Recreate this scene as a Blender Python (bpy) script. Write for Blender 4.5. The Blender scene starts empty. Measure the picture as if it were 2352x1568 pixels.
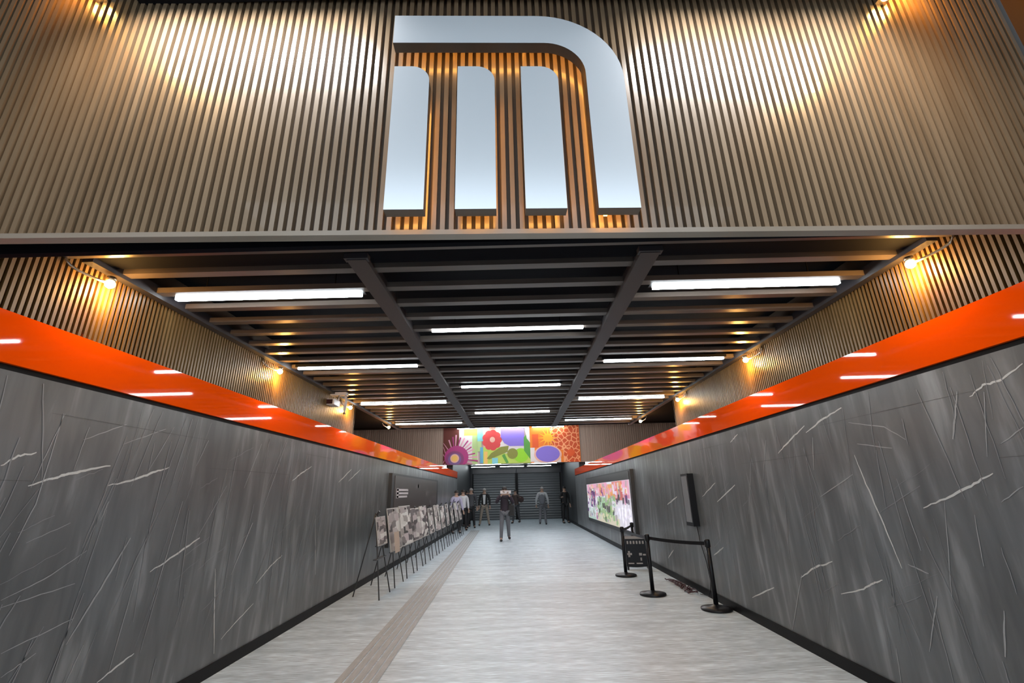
import bpy, bmesh, math, random
from mathutils import Vector, Matrix
random.seed(7)
PI = math.pi
S = bpy.context.scene
COL = S.collection

# ---------------------------------------------------------------- camera
cam = bpy.data.cameras.new('camera'); co = bpy.data.objects.new('camera', cam); COL.objects.link(co)
cam.sensor_fit = 'HORIZONTAL'; cam.sensor_width = 36.0; cam.lens = 1041.5/2352*36
cam.clip_start = 0.05; cam.clip_end = 200
p_, y_, r_ = math.radians(18.5), math.radians(-.15), math.radians(-1.37)
fw = Vector((math.sin(y_)*math.cos(p_), math.cos(y_)*math.cos(p_), math.sin(p_)))
rt = fw.cross(Vector((0, 0, 1))).normalized(); up = rt.cross(fw)
r2 = math.cos(r_)*rt + math.sin(r_)*up; u2 = -math.sin(r_)*rt + math.cos(r_)*up
M = Matrix((r2, u2, -fw)).transposed().to_4x4(); M.translation = Vector((0, 0, 1.6))
co.matrix_world = M
S.camera = co

# ---------------------------------------------------------------- world (daylight reaching in through the open entrance behind the viewer), exposure
w = bpy.data.worlds.new('world'); S.world = w; w.use_nodes = True
w.node_tree.nodes['Background'].inputs[0].default_value = (.74, .88, 1.0, 1)
w.node_tree.nodes['Background'].inputs[1].default_value = 1.3
S.view_settings.view_transform = 'Standard'; S.view_settings.look = 'None'
S.view_settings.gamma = 1; S.view_settings.use_curve_mapping = False
S.view_settings.exposure = 0.85

def area(name, loc, target, sx, sy, power, col):
    l = bpy.data.lights.new(name, 'AREA'); l.shape = 'RECTANGLE'; l.size = sx; l.size_y = sy
    l.energy = power; l.color = col
    o = bpy.data.objects.new(name, l); COL.objects.link(o); o.location = loc
    l.spread = math.radians(125)
    d = Vector(target)-Vector(loc); o.rotation_euler = d.to_track_quat('-Z', 'Y').to_euler()
    return o
# floodlights of the entrance hall that wash the slatted facade from above
for sx in (-1.42, 1.45):
    area('floodlight', (sx, 1.60, 4.25), (sx, 1.93, 3.86), 1.2, .05, 12, (.97, .98, 1.0))
for sx in (-2.0, 2.05):
    area('floodlight', (sx, 1.5, 4.22), (sx*.98, 1.90, 3.7), .3, .06, 2.2, (1.0, .60, .22))
TUBE = 17.0; BULB = 15.0

# ---------------------------------------------------------------- materials
def mat(name, col, rough=.5, metal=0, spec=.5, emit=None, es=0, coat=0):
    m = bpy.data.materials.new(name); m.use_nodes = True
    b = m.node_tree.nodes['Principled BSDF']
    b.inputs['Base Color'].default_value = (*col, 1); b.inputs['Roughness'].default_value = rough
    b.inputs['Metallic'].default_value = metal; b.inputs['Specular IOR Level'].default_value = spec
    b.inputs['Coat Weight'].default_value = coat; b.inputs['Coat Roughness'].default_value = .04
    if emit: b.inputs['Emission Color'].default_value = (*emit, 1); b.inputs['Emission Strength'].default_value = es
    return m
def nodes(m): return m.node_tree.nodes, m.node_tree.links, m.node_tree.nodes['Principled BSDF']
def noisy(m, c1, c2, scale=(1, 1, 1), ns=5, detail=4, lo=.35, hi=.65):
    N, L, b = nodes(m)
    tc = N.new('ShaderNodeTexCoord'); mp = N.new('ShaderNodeMapping'); mp.inputs['Scale'].default_value = scale
    n = N.new('ShaderNodeTexNoise'); n.inputs['Scale'].default_value = ns; n.inputs['Detail'].default_value = detail
    r = N.new('ShaderNodeValToRGB'); r.color_ramp.elements[0].position = lo; r.color_ramp.elements[1].position = hi
    r.color_ramp.elements[0].color = (*c1, 1); r.color_ramp.elements[1].color = (*c2, 1)
    L.new(tc.outputs['Object'], mp.inputs[0]); L.new(mp.outputs[0], n.inputs[0]); L.new(n.outputs[0], r.inputs[0])
    L.new(r.outputs[0], b.inputs['Base Color'])
    return m
SLAT = noisy(mat('slat_wood', (.25, .18, .12), .30, 0, .7, coat=.35), (.175, .118, .068), (.225, .160, .098), (1, 1, .12), 9)
SLATB = mat('slat_backing', (.07, .042, .025), .6)
SIDES = noisy(mat('side_slat_wood', (.2, .12, .05), .4, 0, .5), (.125, .068, .020), (.165, .098, .034), (1, 1, .12), 9)
CEILS = noisy(mat('ceiling_slat_wood', (.2, .15, .12), .3, 0, .5), (.07, .055, .047), (.105, .083, .07), (.15, 1, 1), 8)
BLACK = mat('black_void', (.006, .006, .008), .8, 0, .05)
DARK = mat('dark_metal', (.035, .031, .035), .45)
DTRIM = mat('dark_trim', (.006, .006, .007), .5, 0, .15)
ORANGE = mat('orange_glass', (.95, .088, .001), .035, 0, .5)
LETTER = mat('letter_face', (.85, .87, .89), .24, .33, .5)
LETTERS = mat('letter_side', (.13, .11, .09), .35, .5, .5)
AMBER = mat('amber_led', (1, .5, .1), .5, emit=(1, .47, .09), es=8.5)
TUBE_ADDED = mat('added_hall_tube', (1, 1, 1), .5, emit=(.96, .98, 1), es=46)  # stronger glow for the added tubes of the tall hall
TUBEM = mat('tube_light', (1, 1, 1), .5, emit=(.87, .96, 1), es=TUBE*1.2)
BULBM = mat('warm_bulb', (1, .8, .4), .5, emit=(1, .66, .22), es=45)
STEEL = mat('brushed_steel', (.5, .45, .38), .25, .9)
BBLACK = mat('black_plastic', (.008, .008, .010), .35, 0, .3)
WHITEP = mat('white_plastic', (.62, .58, .58), .35)
LENS = mat('lens_glass', (.03, .008, .008), .08)
TRIML = noisy(mat('facade_trim', (.28, .23, .18), .4), (.25, .205, .155), (.31, .26, .21), (.2, 1, 1), 6)

# floor: pale grey vinyl streaked across the corridor
FLOOR = mat('floor_vinyl', (.5, .52, .53), .38, 0, .45)
N, L, b = nodes(FLOOR)
tc = N.new('ShaderNodeTexCoord')
def nz(scale, ns, det):
    mp = N.new('ShaderNodeMapping'); mp.inputs['Scale'].default_value = scale
    n = N.new('ShaderNodeTexNoise'); n.inputs['Scale'].default_value = ns; n.inputs['Detail'].default_value = det
    L.new(tc.outputs['Object'], mp.inputs[0]); L.new(mp.outputs[0], n.inputs[0]); return n
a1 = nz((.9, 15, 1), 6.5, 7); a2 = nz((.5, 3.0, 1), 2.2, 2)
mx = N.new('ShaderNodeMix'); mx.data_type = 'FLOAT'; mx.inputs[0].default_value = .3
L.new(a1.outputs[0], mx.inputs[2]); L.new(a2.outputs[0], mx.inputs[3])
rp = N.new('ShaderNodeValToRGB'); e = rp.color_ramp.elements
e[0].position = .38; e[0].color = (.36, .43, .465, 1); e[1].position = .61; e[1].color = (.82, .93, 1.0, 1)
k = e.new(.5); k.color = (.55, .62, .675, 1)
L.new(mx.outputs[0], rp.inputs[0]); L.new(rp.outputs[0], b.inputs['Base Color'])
TACT = noisy(mat('tactile_strip', (.33, .33, .32), .5), (.33, .335, .33), (.42, .42, .42), (6, 1, 1), 6)

# marble
MARBLE = mat('grey_marble', (.1, .1, .1), .33, 0, .4)
N, L, b = nodes(MARBLE)
tc = N.new('ShaderNodeTexCoord')
def chain(rot, scale, ns, det, dist):
    mp = N.new('ShaderNodeMapping'); mp.inputs['Rotation'].default_value = rot; mp.inputs['Scale'].default_value = scale
    n = N.new('ShaderNodeTexNoise'); n.inputs['Scale'].default_value = ns; n.inputs['Detail'].default_value = det; n.inputs['Distortion'].default_value = dist
    L.new(tc.outputs['Object'], mp.inputs[0]); L.new(mp.outputs[0], n.inputs[0]); return n
c1 = chain((.35, 0, 0), (1, 4.5, .7), 1.6, 6, .4); c2 = chain((0, 0, 0), (1, 1, 1), .7, 3, .3)
r1 = N.new('ShaderNodeValToRGB'); e = r1.color_ramp.elements
e[0].position = .36; e[0].color = (.116, .121, .124, 1); e[1].position = .72; e[1].color = (.28, .285, .29, 1)
k = e.new(.55); k.color = (.156, .161, .163, 1)
r2_ = N.new('ShaderNodeValToRGB'); e = r2_.color_ramp.elements
e[0].position = .35; e[0].color = (.82, .80, .78, 1); e[1].position = .65; e[1].color = (1.08, 1.1, 1.12, 1)
mm = N.new('ShaderNodeMix'); mm.data_type = 'RGBA'; mm.blend_type = 'MULTIPLY'; mm.inputs[0].default_value = 1
L.new(c1.outputs[0], r1.inputs[0]); L.new(c2.outputs[0], r2_.inputs[0])
L.new(r1.outputs[0], mm.inputs[6]); L.new(r2_.outputs[0], mm.inputs[7]); L.new(mm.outputs[2], b.inputs['Base Color'])
VEINW = mat('white_vein', (.62, .61, .58), .4)
VEING = mat('pale_vein', (.36, .36, .36), .4)
VEINF = mat('faint_vein', (.25, .25, .255), .4)
VEIND = mat('slab_joint', (.06, .06, .06), .5)

# ---------------------------------------------------------------- mesh helpers
class MB:
    def __init__(s): s.v = []; s.f = []; s.m = []
    def quad(s, pts, mi=0):
        n = len(s.v); s.v += [tuple(p) for p in pts]; s.f.append(tuple(range(n, n+len(pts)))); s.m.append(mi)
    def box(s, x0, x1, y0, y1, z0, z1, mi=0, M=None):
        c = [(x, y, z) for x in (x0, x1) for y in (y0, y1) for z in (z0, z1)]
        if M is not None: c = [tuple(M @ Vector(q)) for q in c]
        n = len(s.v); s.v += c
        for f in ((0, 1, 3, 2), (4, 6, 7, 5), (0, 4, 5, 1), (2, 3, 7, 6), (0, 2, 6, 4), (1, 5, 7, 3)):
            s.f.append(tuple(n+i for i in f)); s.m.append(mi)
    def tube(s, pts, r, seg=8, mi=0, cap=True):
        pts = [Vector(p) for p in pts]; n0 = len(s.v)
        rr = r if isinstance(r, (list, tuple)) else [r]*len(pts)
        for i, p in enumerate(pts):
            d = (pts[min(i+1, len(pts)-1)]-pts[max(i-1, 0)]).normalized()
            a = Vector((0, 0, 1)) if abs(d.z) < .9 else Vector((1, 0, 0))
            u = d.cross(a).normalized(); v = d.cross(u)
            for k in range(seg):
                t = 2*PI*k/seg; s.v.append(tuple(p+(u*math.cos(t)+v*math.sin(t))*rr[i]))
        for i in range(len(pts)-1):
            for k in range(seg):
                a = n0+i*seg+k; b = n0+i*seg+(k+1) % seg
                s.f.append((a, b, b+seg, a+seg)); s.m.append(mi)
        if cap:
            s.f.append(tuple(n0+k for k in range(seg))[::-1]); s.m.append(mi)
            s.f.append(tuple(n0+(len(pts)-1)*seg+k for k in range(seg))); s.m.append(mi)
    def lathe(s, prof, c=(0, 0, 0), seg=24, mi=0):
        n0 = len(s.v)
        for r, z in prof:
            for k in range(seg):
                t = 2*PI*k/seg; s.v.append((c[0]+r*math.cos(t), c[1]+r*math.sin(t), c[2]+z))
        for i in range(len(prof)-1):
            for k in range(seg):
                a = n0+i*seg+k; b = n0+i*seg+(k+1) % seg
                s.f.append((a, b, b+seg, a+seg)); s.m.append(mi)
        s.f.append(tuple(n0+k for k in range(seg))[::-1]); s.m.append(mi)
        s.f.append(tuple(n0+(len(prof)-1)*seg+k for k in range(seg))); s.m.append(mi)
    def sphere(s, c, r, seg=12, ring=8, mi=0, sc=(1, 1, 1), z0=-1):
        prof = []
        for i in range(ring+1):
            t = -PI/2+PI*i/ring
            if math.sin(t) < z0: continue
            prof.append((max(math.cos(t)*r, 1e-4), math.sin(t)*r))
        n = len(s.v); s.lathe(prof, (0, 0, 0), seg, mi)
        s.v[n:] = [(c[0]+x*sc[0], c[1]+y*sc[1], c[2]+z*sc[2]) for x, y, z in s.v[n:]]
    def prism(s, poly, y0, y1, mi=0, mi_side=None):   # poly in (x,z), CCW seen from -Y
        n = len(s.v); k = len(poly)
        s.v += [(x, y0, z) for x, z in poly]+[(x, y1, z) for x, z in poly]
        s.f.append(tuple(range(n, n+k))); s.m.append(mi)
        s.f.append(tuple(range(n+k, n+2*k))[::-1]); s.m.append(mi)
        for i in range(k):
            j = (i+1) % k; s.f.append((n+i, n+k+i, n+k+j, n+j)); s.m.append(mi if mi_side is None else mi_side)
    def build(s, name, mats, parent=None, smooth=False, loc=None, rz=None):
        me = bpy.data.meshes.new(name); me.from_pydata(s.v, [], s.f)
        for m in (mats if isinstance(mats, (list, tuple)) else [mats]): me.materials.append(m)
        me.polygons.foreach_set('material_index', s.m)
        if smooth: me.polygons.foreach_set('use_smooth', [True]*len(me.polygons))
        me.update()
        o = bpy.data.objects.new(name, me); COL.objects.link(o)
        if parent: o.parent = parent
        if loc: o.location = loc
        if rz is not None: o.rotation_euler = (0, 0, rz)
        return o
def tag(o, label=None, cat=None, group=None, kind=None):
    if label: o['label'] = label
    if cat: o['category'] = cat
    if group: o['group'] = group
    if kind: o['kind'] = kind
    return o
def thing(name, label, cat, loc=(0, 0, 0), rz=0, group=None):
    o = bpy.data.objects.new(name, None); COL.objects.link(o); o.empty_display_size = .1
    o.location = loc; o.rotation_euler = (0, 0, rz); return tag(o, label, cat, group)
def copy_tree(o, parent=None):
    c = o.copy(); COL.objects.link(c); c.parent = parent
    for ch in list(o.children): copy_tree(ch, c)
    return c
def struct(o): o['kind'] = 'structure'; return o

XL, XR = -3.0, 2.97
YF0, YFK = 1.915, .0294            # slatted facade plane  Y = YF0 + YFK*X
YB = 31.2                          # shutters at the far end

# ---------------------------------------------------------------- the shell
m = MB(); m.box(XL-.3, XR+.3, -3.2, YB+.3, -.1, 0); struct(m.build('floor', FLOOR))
tag_strip = MB()
for j, (o0, o1) in enumerate([(-.2, -.125), (-.11, -.04), (-.025, .045), (.06, .125), (.14, .2)]):
    n = 22
    for i in range(n):
        ya, yb = -2.5+i*1.15, -2.5+(i+1)*1.15
        ca = -1.38-.026*ya; cb = -1.38-.026*yb
        tag_strip.quad([(ca+o0, ya, .004), (ca+o1, ya, .004), (cb+o1, yb, .004), (cb+o0, yb, .004)])
tag(tag_strip.build('tactile_strip', TACT), 'grey ribbed guide strip running along the pale floor', 'floor strip')

VL = [(0.0059, [(2.7, 1.82), (2.78, 1.88), (2.88, 1.91)]), (0.0081, [(2.89, 1.71), (3.06, 1.77), (3.21, 1.81), (3.44, 1.86)]), (0.0081, [(3.46, 1.72), (3.69, 1.77), (3.86, 1.83), (4.03, 1.88)]), (0.0078, [(4.06, 1.06), (4.36, 1.17), (4.61, 1.27)]), (0.0066, [(3.77, 0.4), (3.93, 0.45), (4.07, 0.49)]), (0.0058, [(4.93, 0.96), (5.03, 0.58), (5.14, 0.18)]), (0.0071, [(5.75, 0.69), (6.02, 0.83), (6.29, 0.92)]), (0.0052, [(5.22, 0.28), (5.47, 0.39), (5.75, 0.49)]), (0.0082, [(6.3, 1.82), (6.53, 1.92), (6.85, 2.04)]), (0.0089, [(7.96, 1.84), (8.53, 2.08)]), (0.0076, [(8.43, 1.87), (9.03, 2.1)]), (0.0046, [(7.17, 1.35), (7.4, 0.53)]), (0.0048, [(8.58, 0.89), (8.76, 0.2)]), (-0.0037, [(2.9, 1.32), (2.97, 1.6), (2.98, 2.17)]), (-0.0031, [(2.91, 1.7), (2.95, 1.94), (2.99, 2.17)]), (-0.0028, [(3.16, 1.81), (3.19, 2.11)]), (-0.0043, [(3.47, 1.48), (3.5, 1.61)]), (-0.0034, [(3.81, 1.84), (3.99, 2.22)]), (-0.0041, [(4.58, 1.29), (4.89, 1.74)]), (-0.0084, [(3.44, 0.72), (3.61, 1.02), (3.78, 1.34)]), (-0.0037, [(2.93, 1.08), (3.16, 1.15), (3.42, 1.29)]), (-0.0033, [(2.94, 1.04), (3.39, 1.09)]), (-0.004, [(3.02, 0.79), (3.45, 0.87)]), (-0.0036, [(3.06, 0.66), (3.24, 0.73)]), (-0.004, [(3.51, 0.48), (3.58, 0.68)]), (-0.0044, [(4.15, 0.77), (4.28, 1.6)]), (-0.0052, [(5.65, 1.44), (6.02, 2.3)]), (-0.0089, [(5.22, 0.86), (5.49, 1.35)]), (-0.0038, [(4.37, 1.91), (4.48, 2.16)]), (-0.0046, [(5.21, 1.72), (5.43, 2.22)]), (-0.0038, [(3.86, 0.44), (3.92, 1.03)]), (-0.0038, [(3.17, 2.02), (3.49, 2.17)]), (-0.0034, [(3.5, 2.02), (3.9, 2.19)]), (-0.0026, [(2.98, 1.38), (3.24, 1.48)])]
VR = [(0.006, [(2.95, 2.13), (2.84, 2.18), (2.72, 2.19), (2.58, 2.25)]), (0.0071, [(3.56, 1.43), (3.32, 1.51), (3.14, 1.58), (2.97, 1.65)]), (0.0072, [(4.12, 1.85), (4.07, 1.61), (3.99, 1.29), (3.92, 0.98)]), (0.0076, [(4.72, 2.12), (4.45, 2.2), (4.13, 2.27)]), (0.0074, [(5.3, 1.96), (5.02, 2.08), (4.72, 2.19)]), (0.0065, [(4.74, 0.65), (4.41, 0.75), (4.25, 0.83), (4.16, 0.86)]), (0.0079, [(5.35, 0.69), (5.08, 0.82), (4.76, 0.92)]), (0.0069, [(6.55, 0.27), (5.95, 0.49)]), (0.008, [(7.17, 1.41), (6.5, 1.64)]), (0.0073, [(7.71, 1.48), (7.13, 1.68)]), (0.0109, [(9.55, 1.32), (8.93, 1.47)]), (0.0066, [(6.42, 2.2), (6.17, 2.28)]), (0.0094, [(9.92, 0.31), (9.53, 0.5)]), (0.0085, [(7.59, 0.64), (7.2, 0.79)]), (-0.0057, [(3.85, 1.02), (3.68, 0.98)]), (-0.0037, [(2.97, 1.75), (2.85, 2.14)]), (-0.004, [(3.37, 1.48), (3.54, 0.85)]), (-0.0059, [(4.73, 1.75), (4.63, 2.06)]), (-0.0047, [(4.09, 2.13), (3.71, 2.04), (3.54, 1.92)]), (-0.0062, [(5.72, 0.12), (5.32, 0.72)]), (-0.0056, [(3.87, 0.44), (3.66, 0.84)]), (-0.0043, [(3.73, 1.64), (3.69, 1.13)]), (-0.0052, [(4.72, 1.5), (4.2, 1.69)]), (-0.0034, [(2.98, 1.48), (2.82, 1.57)]), (-0.008, [(3.02, 2.18), (3.16, 1.88)]), (-0.0034, [(2.86, 1.82), (2.7, 1.9)]), (-0.0072, [(3.19, 0.85), (3.28, 0.58)]), (-0.0046, [(5.74, 1.69), (5.5, 2.13)]), (-0.005, [(6.25, 1.28), (5.95, 1.91)]), (-0.0046, [(4.05, 1.94), (3.69, 1.87)]), (-0.0046, [(4.2, 0.37), (4.24, 0.12)]), (-0.0074, [(7.14, 2.18), (7.16, 1.73)]), (-0.0038, [(3.18, 1.4), (3.23, 1.09)])]

def vein(m, X, sgn, w, pts, mi, jit=.012):
    # polyline refined with jitter, tapered at both ends
    P = []
    for i in range(len(pts)-1):
        (a, c), (b, d) = pts[i], pts[i+1]
        for k in range(6):
            t = k/6; P.append((a+(b-a)*t, c+(d-c)*t))
    P.append(pts[-1]); n = len(P)
    if jit: P = [(p[0]+random.uniform(-jit, jit)*(0 < i < n-1), p[1]+random.uniform(-jit, jit)*(0 < i < n-1)) for i, p in enumerate(P)]
    dx = P[-1][0]-P[0][0]; dz = P[-1][1]-P[0][1]; l = math.hypot(dx, dz); nx, nzz = -dz/l, dx/l
    off = X+sgn*(.0015+.0005*mi)
    for i in range(n-1):
        wa = w*(.3+.7*math.sin(PI*(i+.3)/(n+.2)))*random.uniform(.75, 1.1); wb = w*(.3+.7*math.sin(PI*(i+1.3)/(n+.2)))
        a, b = P[i], P[i+1]
        q = [(off, a[0]+nx*wa, a[1]+nzz*wa), (off, a[0]-nx*wa, a[1]-nzz*wa), (off, b[0]-nx*wb, b[1]-nzz*wb), (off, b[0]+nx*wb, b[1]+nzz*wb)]
        m.quad(q if sgn > 0 else q[::-1], mi)

def marble_wall(name, X, out, V):
    s = -out
    m = MB(); x0, x1 = sorted((X, X+out*.25)); m.box(x0, x1, -3, 24, .1, 2.36)
    for wd, pts in V: vein(m, X, s, abs(wd)*(1.15 if wd > 0 else .9), pts, 1 if wd > 0 else 2, .005 if wd > 0 else .003)
    for i in range(330):
        y = random.uniform(1.5, 20); z = random.uniform(.15, 2.0); l = random.uniform(.2, .9)
        ang = random.gauss(.13 if X < 0 else -.05, .16)
        y2 = y+math.sin(ang)*l; z2 = min(2.33, z+math.cos(ang)*l)
        vein(m, X, s, random.uniform(.0012, .0042)*(1+y*.04), [(y, z), (y2, z2)], 3, .004)
    for i in range(34):
        y = random.uniform(1.5, 12); z = random.uniform(.3, 2.0); l = random.uniform(.2, .6)
        vein(m, X, s, random.uniform(.001, .003), [(y, z), (y+l*(1 if X < 0 else -1)*.8, min(2.33, z+l*.35))], 3, .008)
    for (ya, yb, zz) in ((1.3, 2.9, 1.74), (4.5, 6.2, 1.9), (2.9, 4.5, 2.16), (6.5, 7.7, 2.2)): vein(m, X, s, .0015, [(ya, zz), (yb, zz)], 4, 0)
    return struct(m.build(name, [MARBLE, VEINW, VEING, VEINF, VEIND]))
wl = marble_wall('wall_left', XL, -1, VL); wr = marble_wall('wall_right', XR, 1, VR)
for X, out, wall, side in ((XL, -1, wl, 'left'), (XR, 1, wr, 'right')):
    m = MB(); a, b_ = sorted((X-out*.0, X+out*.2)); m.box(a, b_, -3, 24, 2.4, 2.70); o = m.build('orange_band', ORANGE, wall)
    o['label'] = 'glossy orange panel band above the marble'
    m = MB(); a, b_ = sorted((X+out*.03, X+out*.2)); m.box(a, b_, -3, 24, 2.36, 2.4); m.build('shadow_gap', DTRIM, wall)
    m = MB(); a, b_ = sorted((X-out*.02, X+out*.2)); m.box(a, b_, -3, YB, 0, .105); struct(m.build('baseboard_'+side, DTRIM))
    # vertical slats above the orange band
    m = MB(); a, b_ = sorted((X+out*.03, X+out*.2))
    m.box(a, b_, -3, 1.98, 2.7, 4.95, 1); m.box(a, b_, 1.98, 8.47, 2.7, 3.5, 1)
    y = -.4
    while y < 8.44:
        top = 4.95 if y < 1.86 else 3.3
        a2, b2 = sorted((X, X+out*.032)); m.box(a2, b2, y, y+.0205, 2.70, top, 0); y += .040
    m.box(min(X, X+out*.2), max(X, X+out*.2), 8.44, 8.47, 2.7, 3.4, 0)
    o = m.build('slat_panel', [SIDES, SLATB], wall); o['label'] = 'brown vertical slats above the orange band'

# facade over the corridor mouth
def FY(x): return YF0+YFK*x
m = MB(); th = math.atan(YFK); R_ = Matrix.Translation((0, YF0, 0)) @ Matrix.Rotation(th, 4, 'Z')
m.box(-3.1, 3.1, .03, .055, 2.80, 4.95, 1, R_)
x = -3.02
while x < 3.0:
    m.box(x, x+.0235, 0, .032, 2.812, 4.95, 0, R_); x += .0432
fac = struct(m.build('wall_front', [SLAT, SLATB]))
m = MB(); m.box(-3.02, 2.99, -.012, .04, 2.784, 2.810, 0, R_); struct(m.build('trim_1', TRIML))
# header beam on the wall heads, just behind the facade
m = MB(); m.box(XL, XR, 2.25, 2.70, 3.17, 3.32); struct(m.build('trim_2', CEILS))
m = MB(); m.box(XL-.2, XR+.2, 2.12, 11.9, 3.52, 3.56); m.box(XL-.2, XR+.2, 2.1, 2.14, 2.86, 3.56)
m.box(XL, XR, 2.71, 2.99, 3.24, 3.5); ceil = struct(m.build('ceiling', BLACK))
YS = []
y = 3.045
while y < 11.75:
    YS.append(y); y += .337
sl = None
for i, y in enumerate(YS):
    if sl is None:
        m = MB(); m.box(XL+.075, XR-.075, 0, .08, 3.23, 3.275); sl = m.build('ceiling_slat', CEILS, ceil, loc=(0, y, 0))
    else:
        c = sl.copy(); COL.objects.link(c); c.parent = ceil; c.location = (0, y, 0)
for i, xx in enumerate((-1.10, .99)):
    m = MB(); m.box(xx-.07, xx+.07, 2.86, 11.72, 3.195, 3.29); m.box(xx-.085, xx+.085, 2.84, 2.9, 3.2, 3.33); struct(m.build('trim_%d' % (3+i), DARK))
for i, (a, b_) in enumerate(((XL, XL+.075), (XR-.075, XR))):
    m = MB(); m.box(a, b_, 2.8, 11.72, 3.20, 3.30); struct(m.build('trim_%d' % (5+i), DARK))
m = MB(); m.box(-8.2, 8.2, 11.70, 11.82, 3.235, 4.8)
m.box(-8.2, XL-.03, 8.5, 11.7, 3.27, 3.33); m.box(XR+.03, 8.2, 8.5, 11.7, 3.27, 3.33)
struct(m.build('trim_7', BLACK))
# taller hall beyond the low ceiling, lintel wall with the mural, and the far end
m = MB(); m.box(-8.3, 8.3, 11.82, 22.1, 4.75, 4.85); struct(m.build('ceiling_hall', DARK))
WARMW = noisy(mat('brown_slat_far', (.34, .25, .20), .5), (.36, .265, .21), (.46, .35, .28), (7, 1, .1), 3)
m = MB(); m.box(-8.3, 8.3, 22.0, 22.2, 2.93, 4.8)
x = -8.2
while x < 8.2: m.box(x, x+.05, 21.97, 22.01, 2.93, 4.75); x += .1
struct(m.build('wall_back', WARMW))
m = MB()
for sx in (-1, 1): a, b_ = sorted((sx*8.2, sx*8.35)); m.box(a, b_, 8.4, 22.2, 2.4, 4.8)
m.box(-8.3, XL-.2, 8.4, 8.5, 2.4, 3.4); m.box(XR+.2, 8.3, 8.4, 8.5, 2.4, 3.4)
m.box(-8.3, XL-.19, 8.4, 22.2, 2.55, 2.6); m.box(XR+.19, 8.3, 8.4, 22.2, 2.55, 2.6)
struct(m.build('wall_hall', WARMW))
DGREY = mat('far_dark_grey', (.022, .023, .026), .5)
m = MB(); m.box(XL-.3, XR+.3, 22.2, YB+.2, 3.32, 3.4); struct(m.build('ceiling_far', DARK))
m = MB(); m.box(XL-.3, XL-.02, 24, YB, 0, 3.32); m.box(XR+.02, XR+.3, 24, YB, 0, 3.32)
m.box(XL-.3, XL, 22.2, 24, 2.7, 3.32); m.box(XR, XR+.3, 22.2, 24, 2.7, 3.32)
m.box(XL-.3, XR+.3, YB+.12, YB+.2, 0, 3.35); struct(m.build('wall_far', DGREY))
# front hall shell (camera side)
m = MB(); m.box(-3.3, 3.3, -.9, FY(0)+.2, 4.95, 5.0); struct(m.build('ceiling_entrance', BLACK))  # unseen; cut short so daylight reflects in the lower part of the letter
m = MB()
m.box(-2.12, 2.2, .9, 1.86, 4.345, 4.6); m.box(-2.12, 2.2, .86, .9, 4.26, 4.6)
tag(m.build('ceiling_channel', DTRIM), 'long black box channel along the top of the slatted facade', 'ceiling box')

# ---------------------------------------------------------------- lettering sign
sign = thing('illuminated_letter_sign', 'huge white backlit metal letter m on the brown slatted facade', 'sign', (0, YF0, 2.84), th)
def arc(cx, cz, r, a0, a1, n=14):
    return [(cx+r*math.cos(math.radians(a0+(a1-a0)*i/n)), cz+r*math.sin(math.radians(a0+(a1-a0)*i/n))) for i in range(n+1)]
Z0 = 0.0; ZT = .865; FR = -.133; BK = -.075
def stroke_poly(x0, x1, z0, z1, r): return [(x0, z0), (x1, z0)]+arc(x1-r, z1-r, r, 0, 90)+[(x0, z1)]
def halo(x0, x1, z0, z1, parent):
    h = MB(); h.box(x0+.03, x1-.03, BK+.004, BK+.012, z0+.02, z1-.04); return h.build('halo_light', AMBER, parent)
for (a, b_) in ((-.582, -.400), (-.256, -.066), (.070, .262)):
    m = MB(); m.prism(stroke_poly(a, b_, Z0, ZT, .095), FR, BK, 0, 1); o = m.build('stroke', [LETTER, LETTERS], sign)
    h = MB()
    h.box(a+.012, b_-.012, BK+.001, BK+.01, .035, .05); h.box(b_-.03, b_-.02, BK+.001, BK+.01, .05, ZT-.11)
    h.build('halo_light', AMBER, o)
outer = [(.605, 0)]+arc(.605-.44, 1.228-.44, .44, 0, 90)+[(-.6, 1.228)]
inner = [(-.6, 1.03)]+arc(.408-.21, 1.03-.21, .21, 90, 0)+[(.408, 0)]
m = MB(); poly = outer+inner
# arch as strips (concave outline)
n = len(outer); io = [(.408, 0)]+arc(.408-.21, 1.03-.21, .21, 0, 90)+[(-.6, 1.03)]
for y0 in (FR, BK):
    for i in range(n-1):
        q = [(outer[i][0], y0, outer[i][1]), (outer[i+1][0], y0, outer[i+1][1]), (io[i+1][0], y0, io[i+1][1]), (io[i][0], y0, io[i][1])]
        m.quad(q if y0 == FR else q[::-1], 0)
loop = outer+io[::-1]
for i in range(len(loop)):
    a, b_ = loop[i], loop[(i+1) % len(loop)]
    m.quad([(a[0], FR, a[1]), (a[0], BK, a[1]), (b_[0], BK, b_[1]), (b_[0], FR, b_[1])], 1)
arch = m.build('arch_stroke', [LETTER, LETTERS], sign)
h = MB()
for i in range(n-1):
    def sh(k):
        o_, i_ = outer[k], io[k]; l = math.hypot(o_[0]-i_[0], o_[1]-i_[1]); return [(i_[0]+(o_[0]-i_[0])*d/l, i_[1]+(o_[1]-i_[1])*d/l) for d in (.035, .052)]
    a, b_ = sh(i), sh(i+1)
    c = [a[0], b_[0], b_[1], a[1]]; h.prism([c[0], c[3], c[2], c[1]], BK+.001, BK+.01)
h.box(.42, .59, BK+.001, BK+.01, .035, .05)
h.build('halo_light', AMBER, arch)
for (x_, z_) in ((-.49, .2), (-.49, .6), (-.16, .2), (-.16, .6), (.165, .2), (.165, .6), (.5, .2), (.5, .6), (-.3, 1.13), (.1, 1.13)):
    m = MB(); m.tube([(x_, BK, z_), (x_, .01, z_)], .008); m.build('standoff', STEEL, sign)

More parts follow.
